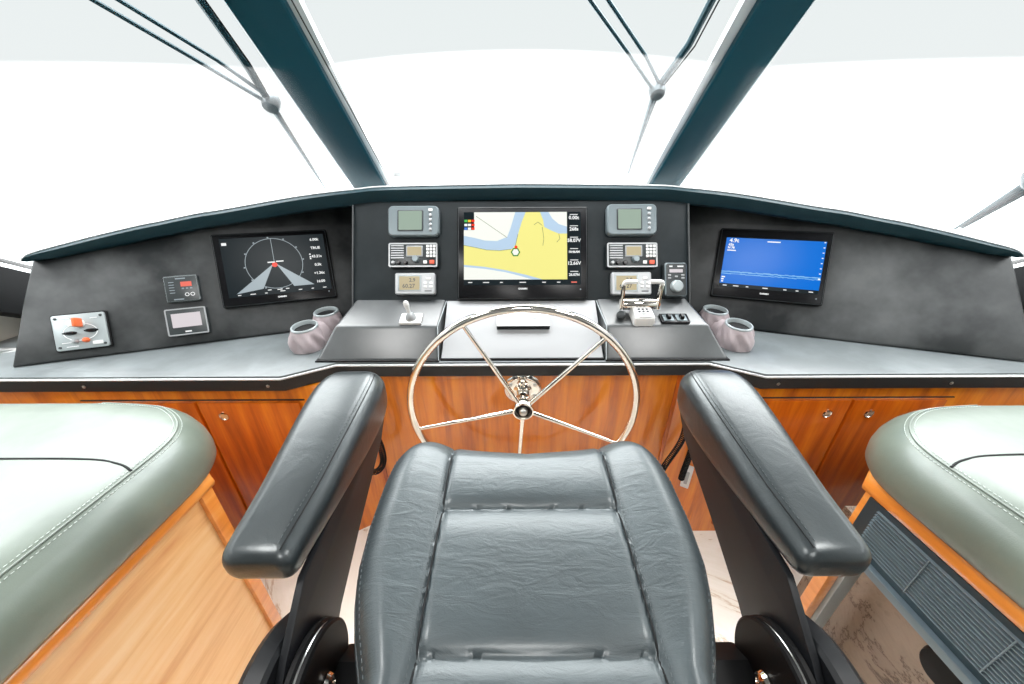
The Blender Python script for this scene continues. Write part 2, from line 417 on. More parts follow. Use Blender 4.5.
# central fascia, tilted back 27 degrees
def cf(y): return (1.5+.453*y, 1.233+.891*y)      # local height -> (Y, z)
y0, z0 = 1.331, .9
m = MB(); m.poly([(1.332, .9), (1.61, 1.449), (1.95, 1.449), (1.95, .9)], -.722, .722, lambda a, b, z: (z, a, b))
rel(m, DO).build('center_fascia', 'dash_vinyl', dash, bevel=.008)
az, el = R(20), R(25)
def wing(s):
    n = Vector((-s*math.sin(az)*math.cos(el), -math.cos(az)*math.cos(el), math.sin(el)))
    u = Vector((math.cos(az), -s*math.sin(az), 0)); v = Vector((s*.145, .397, .906))
    v = (v-u*u.dot(v)); v = (v-n*n.dot(v)).normalized()
    return Vector((s*1.11, 1.56, 1.171)), u, v, n
for s in (-1, 1):
    o, u, v, n = wing(s)
    loc = [(-.912, -.293), (-.884, -.19), (-.846, -.05), (-.795, .112), (-.70, .142), (-.634, .160), (-.41, .200), (-.143, .255), (.10, .300), (.36, .335), (.45, .340), (.45, -.293)]
    fr = [o+u*(x*(-s) if False else (x if s < 0 else -x))+v*y for x, y in loc]
    fr = [Vector((p.x, p.y, p.z)) for p in fr]
    bk = [Vector((p.x*.985, max(p.y+.25, 1.45), p.z)) for p in fr]
    bk = [Vector((p.x, p.y, q.z)) for p, q in zip(bk, fr)]
    m = MB(); fs = fr if s < 0 else fr[::-1]; bs = bk if s < 0 else bk[::-1]
    c = [o+u*(x if s < 0 else -x)+v*y-n*0 for x, y in inset(loc, .0)]
    # rounded outer corner: three rings
    r1 = [p-n*.012 for p in (fr if s < 0 else fr[::-1])]
    ins = inset(loc, .012); r0_ = [o+u*(x if s < 0 else -x)+v*y for x, y in ins]; r0_ = r0_ if s < 0 else r0_[::-1]
    ins2 = inset(loc, .004); r05 = [o+u*(x if s < 0 else -x)+v*y-n*.004 for x, y in ins2]; r05 = r05 if s < 0 else r05[::-1]
    m.rings([r0_, r05, r1, bs]); rel(m, DO).build('wing_fascia', 'wing_vinyl', dash, smooth=60)
# brim
BX = [0, .55, .71, .94, 1.24, 1.34, 1.465, 1.53, 1.63, 1.706, 1.787, 1.845, 1.864, 1.870]
BZ = [1.515, 1.508, 1.497, 1.472, 1.425, 1.411, 1.386, 1.374, 1.351, 1.333, 1.311, 1.293, 1.279, 1.268]
BY = [1.60, 1.60, 1.594, 1.578, 1.537, 1.511, 1.469, 1.444, 1.402, 1.375, 1.341, 1.31, 1.298, 1.295]
BH = [.068, .068, .068, .067, .065, .063, .061, .060, .056, .052, .045, .032, .018, .004]
px = [-x for x in BX[:0:-1]]+BX
half = smooth_pts([(x, y, z) for x, y, z in zip(BX, BY, BZ)], 4)
stations = [(-p.x, p.y, p.z) for p in half[:0:-1]]+[tuple(p) for p in half]
rings = []
for x, y, z in stations:
    h = lerp(abs(x), BX, BH); k = min(1, h/.05)
    back = 2.36-.62*(abs(x)/1.885)**2.2
    yb = min(back, y+.9)
    sh = (1-.0*abs(x))
    rings.append([(x, y+.035*k, z), (x, y+.012*k, z-.004*k), (x, y, z-.014*k), (x, y+.002*k, z-h*.6), (x, y+.012*k, z-h*.9), (x, y+.03*k, z-h), (x*.995, y+.22*k+.004, z-h-.0), (x*.985, max(yb, y+.05), z-h-.02), (x*.985, max(yb, y+.05), z-.025)])
m = MB(); m.rings(rings); rel(m, DO).build('brim', 'brim_vinyl', dash, smooth=40)
m = MB(); m.tube([(x, y+.016*min(1, lerp(abs(x), BX, BH)/.05), z-.0005) for x, y, z in stations], .0032, 6); rel(m, DO).build('brim_piping', 'edge_metal', dash)
# raised pods on both sides of the wheel
for s in (-1, 1):
    f0 = [(s*.322, 1.178, .9005), (s*.802, 1.178, .9005)]; f1 = [(s*.335, 1.262, 1.012), (s*.742, 1.262, 1.012)]
    bk = [(s*.320, 1.46, 1.083), (s*.700, 1.46, 1.083)]; bb = [(s*.320, 1.46, .9005), (s*.75, 1.46, .9005)]
    m = MB(); m.add([f0[0], f0[1], f1[1], f1[0], bk[1], bk[0], bb[1], bb[0]],
                    [(0, 1, 2, 3), (3, 2, 4, 5), (5, 4, 6, 7), (7, 6, 1, 0), (0, 3, 5, 7), (1, 6, 4, 2)])
    rel(m, DO).build('pod', 'pod_vinyl', dash, bevel=.012, seg=4, smooth=50)
    m = MB().tube([(s*.324, 1.174, .905), (s*.334, 1.256, 1.010), (s*.32, 1.41, 1.064)], .0018, 6); rel(m, DO).build('pod_piping', 'plate_gray', dash)
    m = MB().box(*sorted((s*.322, s*.80)), 1.170, 1.20, .9003, .906); rel(m, DO).build('pod_seal', 'matte_black', dash)
m = MB(); m.poly([(1.186, .9005), (1.186, .905), (1.405, 1.063), (1.46, 1.063), (1.46, .9005)], -.316, .316, lambda a, b, z: (z, a, b))
rel(m, DO).build('sloping_panel', 'slope_vinyl', dash, bevel=.003)
m = MB().box(-.318, .318, 1.178, 1.19, .9003, .907); rel(m, DO).build('panel_seal', 'matte_black', dash)
# vertical welt on each side of the center fascia
for s in (-1, 1):
    m = MB().tube([(s*.722, 1.345, .93), (s*.722, 1.598, 1.435)], .0035, 6); rel(m, DO).build('welt', 'pod_vinyl', dash)

# ================================================================ INSTRUMENTS
CU, CV = Vector((1, 0, 0)), Vector((0, .453, .891)); CO = Vector((0, 1.5, 1.233)); CN = CU.cross(CV)
def on_center(name, label, cat, x, y, group=None):
    return thing(name, label, cat, CO+CU*x+CV*y+CN*.001, CU, CV, group)
def on_wing(name, label, cat, s, x, y, group=None, tilt=0):
    o, u, v, n = wing(s); return thing(name, label, cat, o+u*x+v*y+n*.001, u, v, group)
def bars(mb, items, z, h=.0035):
    for x, y, w in items: mb.add([(x-w/2, y-h/2, z), (x+w/2, y-h/2, z), (x+w/2, y+h/2, z), (x-w/2, y+h/2, z)], [(0, 1, 2, 3)])
    return mb
def flat(pts, z): return MB().add([(x, y, z) for x, y in pts], [tuple(range(len(pts)))])

def monitor(t, w, h, sx0, sx1, sy0, sy1, mat):
    m = MB(); plate(m, w, h, .008, 0, .022, b=.004); m.build('bezel', 'bezel_black', t)
    m = MB()
    o_, i_ = rr(w-.004, h-.004, .007), rr(w-.012, h-.012, .005)
    m.rings([[(x, y, .0205) for x, y in o_], [(x, y, .0232) for x, y in i_]], cap0=False, cap1=False); m.build('bezel_rim', 'dark_plastic', t)
    return flat([(sx0, sy0), (sx1, sy0), (sx1, sy1), (sx0, sy1)], .0226).build('screen', mat, t, smooth=0)
# chart plotter in the middle
t = on_center('chart_plotter', 'large black chart plotter showing a yellow and blue map, in mid-dash behind the wheel', 'chart plotter', .0065, .009)
W_, H_ = .553, .396
sc = monitor(t, W_, H_, -.2485, .2465, -.136, .174, 'lcd_dark')
Z = .0230
X0, X1, Y0, Y1 = -.2485, .1885, -.113, .174
def mp(u, v): return (X0+(X1-X0)*u, Y1-(Y1-Y0)*v)
flat([mp(0, 0), mp(0, 1), mp(1, 1), mp(1, 0)], Z).build('map', 'map_land', sc, smooth=0)
def area(pts, mat, z, name):
    b = flat([mp(*p) for p in pts], z).build(name, mat, sc, smooth=0)
    return b
area([(0, 0), (0, .49), (.10, .52), (.22, .56), (.35, .57), (.47, .545), (.50, .48), (.53, .3), (.56, .15), (.60, 0)], 'map_water', Z+.0003, 'river')
area([(0, 0), (0, .35), (.1, .38), (.2, .42), (.32, .43), (.42, .37), (.45, .25), (.48, .1), (.50, 0)], 'map_pale', Z+.0006, 'pale_shoal')
area([(0, .78), (.2, .81), (.4, .86), (.6, .93), (.76, 1), (0, 1)], 'map_water', Z+.0003, 'coast_water')
area([(0, .81), (.2, .84), (.4, .89), (.55, .95), (.66, 1), (0, 1)], 'map_pale', Z+.0006, 'pale_sea')
area([(.74, 0), (.77, .12), (.78, .22), (.84, .27), (.92, .32), (1, .32), (1, 0)], 'map_water', Z+.0003, 'bay')
area([(.82, 0), (.86, .1), (.92, .18), (1, .22), (1, 0)], 'map_pale', Z+.0006, 'bay_shoal')
m = MB()
for ln in ([(0, .49), (.10, .52), (.22, .56), (.35, .57), (.46, .55)], [(.76, .22), (.77, .33), (.775, .4), (.765, .5)], [(.76, .2), (.72, .15), (.68, .19)], [(.92, .32), (.93, .4), (.9, .45)], [(.12, .06), (.42, .38)], [(.525, .33), (.51, .42), (.5, .5)]):
    for p, q in zip(ln, ln[1:]):
        a_, b_ = Vector(mp(*p)), Vector(mp(*q)); d = (b_-a_).normalized(); nn = Vector((-d.y, d.x))*.0009
        m.add([(*(a_-nn), Z+.0008), (*(b_-nn), Z+.0008), (*(b_+nn), Z+.0008), (*(a_+nn), Z+.0008)], [(0, 1, 2, 3)])
m.build('map_lines', 'map_line', sc, smooth=0)
c = mp(.50, .595); m = MB(); m.add([(x, y, Z+.0009) for x, y in circ(.020, c[0], c[1], 6)], [tuple(range(6))]); m.build('harbour_outline', 'map_green', sc, smooth=0)
m = MB(); m.add([(x, y, Z+.0011) for x, y in circ(.0145, c[0], c[1], 6)], [tuple(range(6))]); m.build('harbour_basin', 'map_pale', sc, smooth=0)
c = mp(.505, .52); flat(circ(.0065, c[0], c[1], 12), Z+.0013).build('boat_marker', 'mark_red', sc, smooth=0)
flat([mp(0, 0), mp(0, .265), mp(.10, .265), mp(.10, 0)], Z+.0014).build('legend_box', 'lcd_dark', sc, smooth=0)
for k, (c1, yy) in enumerate((('mark_green', .13), ('text_white', .19), ('mark_blue', .245))):
    for q, cc in enumerate((c1, 'mark_yellow' if k == 0 else 'text_white', 'mark_red')):
        x, y = mp(.02+.035*q, yy); bars(MB(), [(x, y, .013)], Z+.0016, .010).build('legend_swatch', cc, sc, smooth=0)
m = MB()
for k, (s_, sz) in enumerate((('0.00t', .021), ('268s', .020), ('58.07V', .020), ('10:46AM', .013), ('12.66V', .020), ('26.07N', .015))):
    q_ = MB(); text(q_, s_, sz, .218, .149-k*.0485, Z+.0003, bold=.0006); bars(q_, [(.218, .163-k*.0485, .034)], Z+.0003, .003); q_.build('readout', 'text_white', sc, smooth=0)
bars(m, [(-.222, -.125, .018), (-.155, -.125, .026), (-.09, -.125, .012), (.0, -.125, .028), (.09, -.125, .016), (.152, -.125, .014)], Z+.0003)
m.build('menu_lettering', 'text_white', sc, smooth=0)
bars(MB(), [(.217, -.125, .024)], Z+.0003, .005).build('menu_button', 'lcd_red', sc, smooth=0)
m = MB(); text(m, 'GARMIN', .010, 0, -.152, .0224, bold=.0005); m.build('lettering', 'text_white', t, smooth=0)
m = MB().lathe([(0, 0), (.003, 0), (.003, .001), (0, .001)], (.244, -.155, .0218)); m.build('sensor_dot', 'text_gray', t)

# wing monitors
def wing_monitor(s, label):
    t = on_wing('radar_display' if s < 0 else 'sounder_display', label, 'display', s, .009 if s < 0 else .011, 0)
    return t
t = wing_monitor(-1, 'black display with a white range ring and two grey cones, left of the dash centre')
sc = monitor(t, .448, .318, -.195, .208, -.118, .138, 'lcd_dark')
RC = (-.004, .018); RR_ = .112
m = MB()
c_o = circ(RR_, *RC, 64); c_i = circ(RR_-.0022, *RC, 64)
m.rings([[(x, y, Z) for x, y in c_o], [(x, y, Z) for x, y in c_i]], cap0=False, cap1=False)
for k in range(12):
    a_ = R(30*k+5); bars(m, [(RC[0]+math.cos(a_)*(RR_+.004), RC[1]+math.sin(a_)*(RR_+.004), .006)], Z, .005)
m.add([(RC[0]-.001, RC[1], Z+.0002), (RC[0]+.001, RC[1], Z+.0002), (RC[0]+.001, RC[1]+RR_, Z+.0002), (RC[0]-.001, RC[1]+RR_, Z+.0002)], [(0, 1, 2, 3)])
m.build('range_ring', 'cone_gray', sc, smooth=0)
for q in (-1, 1):
    pts = [(RC[0]+q*.006, RC[1]-.002), (-.062, -.090) if q < 0 else (.058, -.090), (-.165, -.104) if q < 0 else (.140, -.090)]
    flat(pts, Z+.0003).build('beam_cone', 'cone_gray', sc, smooth=0)
flat(circ(.011, RC[0], RC[1]-.006, 16), Z+.0006).build('boat_marker', 'mark_red', sc, smooth=0)
m = MB(); bars(m, [(RC[0]-.012, RC[1]+.006, .028), (RC[0]+.022, RC[1]+.008, .030)], Z+.0008, .005)
for k in range(6): q_ = MB(); text(q_, ['6.00k', 'TRUE', '43.21s', '0.5k', '+1.36c', '16:00'][k], .016, .168, .114-k*.0385, Z+.0003, bold=.0005); q_.build('readout', 'text_white', sc, smooth=0)
bars(m, [(.142, .048, .006), (.142, .028, .006), (.142, .036, .006)], Z+.0003, .006)
bars(m, [(-.180, .114, .018)], Z+.0003, .012)
bars(m, [(-.155, -.110, .012), (-.105, -.110, .02), (-.055, -.11, .01), (.01, -.107, .02), (.08, -.108, .014), (.13, -.108, .01), (.18, -.108, .014), (-.04, -.098, .014), (.0, -.099, .02), (.03, -.098, .014)], Z+.0003)
m.build('menu_lettering', 'text_white', sc, smooth=0)
m = MB(); text(m, 'GARMIN', .009, .004, -.132, .0224, bold=.0005); m.build('lettering', 'text_white', t, smooth=0)
m = MB().lathe([(0, 0), (.0025, 0), (.0025, .001), (0, .001)], (.195, -.128, .0218)); m.build('sensor_dot', 'text_gray', t)

t = wing_monitor(1, 'black display with a bright blue echo sounder screen, right of the dash centre')
sc = monitor(t, .430, .318, -.187, .192, -.110, .116, 'lcd_dark')
flat([(-.187, -.094), (.192, -.094), (.192, .116), (-.187, .116)], Z).build('echo_picture', 'sonar_blue', sc, smooth=0)
m = MB(); random.seed(3)
for b0, th in ((-.040, .0035), (-.049, .002)):
    x = -.187; y_ = b0
    while x < .180:
        dx = .006+random.random()*.01; yy = b0+(random.random()-.5)*.003
        bars(m, [(x+dx/2, yy, dx)], Z+.0003, th+random.random()*.002); x += dx
m.build('echo_trace', 'sonar_trace', sc, smooth=0)
for q_ in (('4.9t', .024, -.155, .103), ('62s', .015, -.165, .084), ('N 78', .013, -.163, .070)): text(MB(), *q_, Z+.0004, bold=.0007).build('readout', 'text_white', sc, smooth=0)
m = MB()
bars(m, [(.0, .104, .05), (-.16, .058, .035)], Z+.0004, .005)
for k in range(7): bars(m, [(.186, .112-k*.0225, .006)], Z+.0004, .004)
bars(m, [(-.176, -.065, .014), (-.178, -.075, .010), (-.178, -.085, .008), (.186, -.046, .008)], Z+.0004, .006)
bars(m, [(-.165, -.103, .016), (-.12, -.103, .022), (-.075, -.103, .01), (-.005, -.103, .02), (.07, -.103, .012), (.115, -.103, .01), (.165, -.103, .016)], Z+.0004, .004)
m.build('menu_lettering', 'text_white', sc, smooth=0)
m = MB(); text(m, 'GARMIN', .009, -.005, -.128, .0224, bold=.0005); m.build('lettering', 'text_white', t, smooth=0)
m = MB().lathe([(0, 0), (.0025, 0), (.0025, .001), (0, .001)], (.188, -.130, .0218)); m.build('sensor_dot', 'text_gray', t)

# grey multifunction heads (two), radios (two), autopilot heads (two)
def gray_head(x, y, w, h, label):
    t = on_center('instrument_display', label, 'display', x, y, 'grey instrument displays')
    m = MB(); m.loft(rr(w, h, .022), [(0, 0), (0, .016), (.0015, .022), (.006, .026)]); m.build('case', 'gray_plastic', t)
    sxc = -w*.055; m = MB(); plate(m, w*.50, h*.68, .004, .0255, .0285, sxc, 0, .001); m.build('screen_frame', 'dark_plastic', t)
    flat(rr(w*.45, h*.61, .003, sxc, 0), .0290).build('screen', 'lcd_green', t, smooth=0)
    m = MB(); plate(m, .017, .011, .003, .026, .030, w*.335, h*.34, .001); m.build('power_button', 'white_plastic', t)
    for k in range(4):
        m = MB().lathe([(0, 0), (.007, 0), (.0065, .004), (.004, .0055), (0, .0055)], (w*.335, h*.17-k*h*.155, .0255), seg=16); m.build('button', 'silver_plastic', t)
gray_head(-.456, .148, .218, .131, 'grey instrument head with green screen, topmost in the stack left of the map')
gray_head(.471, .150, .214, .134, 'grey instrument head with green screen, topmost in the stack right of the map')
def radio(x, y, w, h, label):
    t = on_center('marine_radio', label, 'radio', x, y, 'radios in the dash')
    m = MB(); plate(m, w, h, .006, 0, .024, b=.003); m.build('case', 'dark_plastic', t)
    m = MB(); o_, i_ = rr(w, h, .007), rr(w-.012, h-.012, .004)
    m.rings([[(a_, b_, .020) for a_, b_ in o_], [(a_, b_, .0262) for a_, b_ in o_], [(a_, b_, .0262) for a_, b_ in i_], [(a_, b_, .0235) for a_, b_ in i_]], cap0=False, cap1=False); m.build('rim', 'silver_plastic', t)
    m = MB()
    for k in range(6): m.box(-w*.45, -w*.19, h*.36-k*h*.10, h*.36-k*h*.10+h*.045, .0235, .027)
    m.build('speaker_grille', 'silver_plastic', t)
    m = MB(); plate(m, w*.34, h*.46, .003, .0235, .026, w*.03, h*.16, .001); m.build('screen_frame', 'silver_plastic', t)
    flat(rr(w*.29, h*.36, .002, w*.03, h*.16), .0264).build('screen', 'lcd_amber', t, smooth=0)
    for r_ in range(4):
        for c_ in range(3):
            m = MB(); plate(m, w*.052, h*.105, .0015, .0235, .028, w*(.30+.068*c_), h*(.36-.135*r_), .001); m.build('key', 'white_plastic', t)
    for k, (xx, rad) in enumerate(((-.40, .0075), (-.29, .009), (-.15, .0095))):
        m = MB().lathe([(0, 0), (rad, 0), (rad*.9, .011), (rad*.7, .013), (0, .013)], (w*xx, -h*.32, .0235), seg=18); m.build('knob', 'bezel_black' if k else 'silver_plastic', t)
    m = MB().lathe([(0, 0), (.0155, 0), (.0145, .012), (.012, .018), (0, .018)], (w*.06, -h*.18, .0235), seg=24); m.build('channel_knob', 'gray_plastic', t)
    m = MB(); plate(m, w*.075, h*.13, .002, .0235, .028, w*.25, -h*.30, .001); m.build('call_key', 'white_plastic', t)
    m = MB(); plate(m, w*.095, h*.16, .002, .0235, .029, w*.39, -h*.30, .001); m.build('distress_key', 'red_plastic', t)
radio(-.457, .002, .206, .102, 'black radio with red key, below the grey head left of the map')
radio(.470, -.002, .212, .104, 'black radio with red key, below the grey head right of the map')
def pilot(x, y, w, h, txt, label):
    t = on_center('autopilot_display', label, 'display', x, y, 'pale displays at the foot of each instrument stack')
    m = MB(); m.loft(rr(w, h, .010), [(0, 0), (0, .014), (.001, .019), (.005, .022)]); m.build('case', 'silver_plastic', t)
    m = MB(); plate(m, w*.58, h*.74, .003, .0215, .0235, -w*.13, h*.02, .0008); m.build('screen_frame', 'plate_gray', t)
    flat(rr(w*.50, h*.62, .002, -w*.13, h*.02), .0238).build('screen', 'lcd_amber', t, smooth=0)
    m = MB(); text(m, txt[0], .022, -w*.06, h*.15, .0241, bold=.0004); text(m, txt[1], .024, -w*.15, -h*.12, .0241, bold=.0004); m.build('digits', 'dark_plastic', t, smooth=0)
    for yy, ww in ((.22, .020), (.02, .014), (-.14, .014)):
        for q in ((-1, 1) if yy < .2 else (0,)):
            m = MB(); plate(m, ww, h*.11, .0025, .0215, .0245, w*.33+q*.012, h*yy, .001); m.build('button', 'white_plastic', t)
    m = MB(); bars(m, [(w*.33, -h*.34, .030)], .0225, .005); m.build('lettering', 'dark_plastic', t, smooth=0)
pilot(-.450, -.119, .171, .093, ('2.9', '60.27'), 'pale display with amber digits, above the small joystick')
pilot(.467, -.122, .171, .098, ('2.9', '60.27'), 'pale display with amber digits, behind the throttle levers')
# rotary autopilot controller
t = on_center('rotary_controller', 'dark upright control unit with a round dial beside the throttle levers', 'controller', .651, -.108)
m = MB(); m.loft(rr(.094, .144, .010), [(0, 0), (0, .020), (.001, .027), (.005, .031)]); m.build('case', 'dark_plastic', t)
m = MB(); o_, i_ = rr(.092, .142, .010), rr(.084, .134, .008); m.rings([[(a_, b_, .0275) for a_, b_ in o_], [(a_, b_, .0318) for a_, b_ in i_]], cap0=False, cap1=False); m.build('rim', 'gray_plastic', t)
flat(rr(.056, .014, .002, 0, .036), .0322).build('screen', 'lcd_white', t, smooth=0)
bars(MB(), [(-.022, .055, .014), (.018, .055, .026)], .0322, .006).build('lettering', 'text_white', t, smooth=0)
for x, y in ((-.028, .018), (.028, .018), (-.028, .006), (.028, .006), (0, .012)):
    m = MB(); plate(m, .013, .007, .002, .030, .034, x, y, .001); m.build('button', 'silver_plastic', t)
m = MB().lathe([(0, 0), (.026, 0), (.026, .006), (.024, .014), (.020, .018), (0, .019)], (0, -.030, .031), seg=32); m.build('dial', 'plate_gray', t)
# left wing small panels
t = on_wing('alarm_panel', 'dark square panel with a red readout, above the small white-screened one', 'control panel', -1, -.346, -.057)
m = MB(); plate(m, .115, .108, .004, 0, .016, b=.002); m.build('case', 'dark_plastic', t)
m = MB(); o_, i_ = rr(.115, .108, .004), rr(.109, .102, .003); m.rings([[(a_, b_, .0145) for a_, b_ in o_], [(a_, b_, .0164) for a_, b_ in i_]], cap0=False, cap1=False); m.build('rim', 'plate_gray', t)
flat(rr(.038, .020, .001, .017, .018), .0166).build('screen', 'lcd_red', t, smooth=0)
m = MB(); bars(m, [(.0, .042, .034), (-.015, -.044, .034)], .0166, .005); bars(m, [(-.033, .028-k*.011, .018) for k in range(5)], .0166, .003); bars(m, [(.004, 0, .008), (.018, 0, .008), (.032, 0, .008)], .0166, .006); m.build('lettering', 'text_gray', t, smooth=0)
for x in (.015, .034):
    m = MB(); m.rings([[(a_, b_, .0168) for a_, b_ in circ(.0078, x, -.026)], [(a_, b_, .0168) for a_, b_ in circ(.0052, x, -.026)]], cap0=False, cap1=False); m.build('button_ring', 'text_white', t, smooth=0)
t = on_wing('touch_panel', 'small black-framed panel with a blank white screen, under the red readout', 'control panel', -1, -.348, -.195)
m = MB(); plate(m, .140, .112, .006, 0, .018, b=.003); m.build('case', 'dark_plastic', t)
m = MB(); o_, i_ = rr(.140, .112, .006), rr(.130, .102, .004); m.rings([[(a_, b_, .016) for a_, b_ in o_], [(a_, b_, .0187) for a_, b_ in o_], [(a_, b_, .0187) for a_, b_ in i_]], cap0=False, cap1=False); m.build('rim', 'silver_plastic', t)
flat(rr(.100, .058, .002, 0, .006), .0190).build('screen', 'lcd_white', t, smooth=0)
bars(MB(), [(0, -.042, .022)], .0190, .006).build('lettering', 'text_white', t, smooth=0)
t = on_wing('searchlight_panel', 'grey square switch plate with an orange-tipped knob at the far left of the dash', 'switch panel', -1, -.690, -.188)
m = MB(); plate(m, .170, .148, .010, 0, .004, b=.001); m.build('gasket', 'matte_black', t)
m = MB(); plate(m, .158, .137, .008, .004, .010, b=.0015); m.build('face_plate', 'plate_gray', t)
for x, y in ((-.067, .056), (.067, .056), (-.067, -.056), (.067, -.056)):
    m = MB().lathe([(0, 0), (.005, 0), (.0045, .002), (0, .0025)], (x, y, .010), seg=12); m.build('screw', 'dark_plastic', t)
m = MB(); m.rings([[(a_, b_, .0106) for a_, b_ in circ(.052, 0, -.002, 40, .034)], [(a_, b_, .0106) for a_, b_ in circ(.0485, 0, -.002, 40, .031)]], cap0=False, cap1=False)
bars(m, [(-.04, .054, .03), (.045, .048, .022), (-.045, -.040, .03), (-.03, -.056, .036)], .0106, .003); m.build('printed_ring', 'text_white', t, smooth=0)
k1 = MB().lathe([(0, 0), (.018, 0), (.016, .006), (.009, .010), (.009, .028), (.013, .034), (.012, .040), (0, .041)], (.0, .030, .010), (0, 0, 1), 20).build('knob', 'white_plastic', t)
m = MB(); m.loft(rr(.012, .034, .003, .011, .032), [(0, .02), (0, .050), (.003, .055)]); m.build('knob_tip', 'orange_plastic', k1)
for x, y, mt in ((-.030, -.004, 'bezel_black'), (.034, .0, 'bezel_black')):
    m = MB(); m.loft(circ(.020, x, y, 20, .008), [(0, .010), (.002, .020), (.006, .026)]); m.build('toggle', mt, t)
for x, y, mt in ((-.018, -.036, 'silver_plastic'), (.014, -.036, 'orange_plastic')):
    m = MB().lathe([(0, 0), (.010, 0), (.009, .010), (.006, .014), (0, .015)], (x, y, .010), seg=16); m.build('indicator', mt, t)
m = MB(); plate(m, .030, .014, .003, .010, .015, .047, -.050, .001); m.build('rocker', 'white_plastic', t)

# pods: joystick, throttle, thruster panel
PV = Vector((0, .94, .34)).normalized()
def on_pod(name, label, cat, x, y): 
    z = 1.012+(y-1.262)*.0705/.198; return thing(name, label, cat, (x, y, z+.001), (1, 0, 0), PV)
t = on_pod('joystick', 'small white joystick on a square base, on the raised pod left of the wheel', 'joystick', -.445, 1.296)
m = MB(); plate(m, .086, .058, .005, 0, .010, b=.002); m.build('base_plate', 'white_plastic', t)
m = MB().lathe([(0, .009), (.022, .009), (.020, .018), (.015, .028), (.008, .034), (0, .034)], seg=24); m.build('boot', 'silver_plastic', t)
m = MB().lathe([(.006, .03), (.008, .055), (.011, .066), (.0105, .080), (.006, .086), (0, .087)], (0, 0, 0), (-.12, .18, 1), 18); m.build('stick', 'white_plastic', t)
t = on_pod('throttle_control', 'white twin-lever throttle control on the raised pod right of the wheel', 'throttle', .468, 1.300)
m = MB(); m.loft(rr(.082, .085, .012, .012, -.006), [(0, 0), (0, .022), (.003, .036), (.010, .042)]); m.build('base_housing', 'white_plastic', t)
m = MB(); plate(m, .050, .022, .003, .041, .044, .012, -.030, .001); m.build('badge', 'satin_steel', t)
for x in (-.008, .008, .024):
    for y in (.004, -.010):
        m = MB(); plate(m, .009, .007, .002, .041, .0455, x+.002, y, .001); m.build('button', 'dark_plastic', t)
m = MB().lathe([(0, -.068), (.020, -.068), (.023, -.062), (.023, .062), (.020, .068), (0, .068)], (.004, .040, .040), (1, 0, 0), 28); m.build('drum', 'chrome', t)
def lever(sg, x):
    lv = MB(); 
    lv.rings([[(x+sg*0-.006, y-w, z), (x+.006, y-w, z), (x+.006, y+w, z), (x-.006, y+w, z)] for y, z, w in ((.034, .030, .018), (.040, .06, .013), (.050, .105, .010), (.055, .128, .009))])
    o = lv.build('lever', 'chrome', t, bevel=.003)
    q = (.006 if sg < 0 else -.004)
    g = MB(); g.tube(smooth_pts([(x, .055, .118), (x, .056, .131), (x-sg*.010, .057, .137), (x-sg*.045, .057, .137), (x-sg*.050, .057, .1375)], 5), [.0085]*21, 12); g.build('grip', 'white_plastic', o)
lever(-1, -.070); lever(1, .078)
m = MB().lathe([(0, -.004), (.014, -.003), (.018, .006), (.015, .016), (0, .020)], (-.070, .004, .012), (-.3, -.6, .7), 20); m.build('trim_knob', 'dark_plastic', t)
t = on_pod('thruster_panel', 'small black switch panel with two toggles, right of the throttle levers', 'switch panel', .612, 1.292)
m = MB(); plate(m, .112, .052, .003, 0, .008, b=.001); m.build('base_plate', 'bezel_black', t)
for x in (-.026, .026):
    m = MB(); plate(m, .040, .036, .003, .008, .0105, x, 0, .001); m.build('switch_frame', 'gray_plastic', t)
    m = MB(); m.loft(rr(.016, .024, .003, x, 0), [(0, .010), (.001, .020), (.003, .024)]); m.build('toggle', 'bezel_black', t)
SV = Vector((0, .219, .158)).normalized()
t = thing('slot_drive', 'flat box with black front strip and pale top on the sloping panel behind the wheel', 'player', (.006, 1.322, 1.004), (1, 0, 0), SV)
m = MB(); m.rings([[(x, y, z) for x, y, z in ((-.107, -.034, 0), (.107, -.034, 0), (.107, -.034, .022), (-.107, -.034, .022))], [(x, y, z) for x, y, z in ((-.107, .040, 0), (.107, .040, 0), (.107, .040, .012), (-.107, .040, .012))]]); m.build('case', 'white_plastic', t, bevel=.002)
m = MB().box(-.107, .107, -.038, -.0335, 0, .021); m.build('front_strip', 'bezel_black', t, bevel=.001)
m = MB(); bars(m, [(.05, .012, .03), (.05, .002, .03), (-.05, .006, .03)], .0188, .003); m.build('lettering', 'text_gray', t, smooth=0)

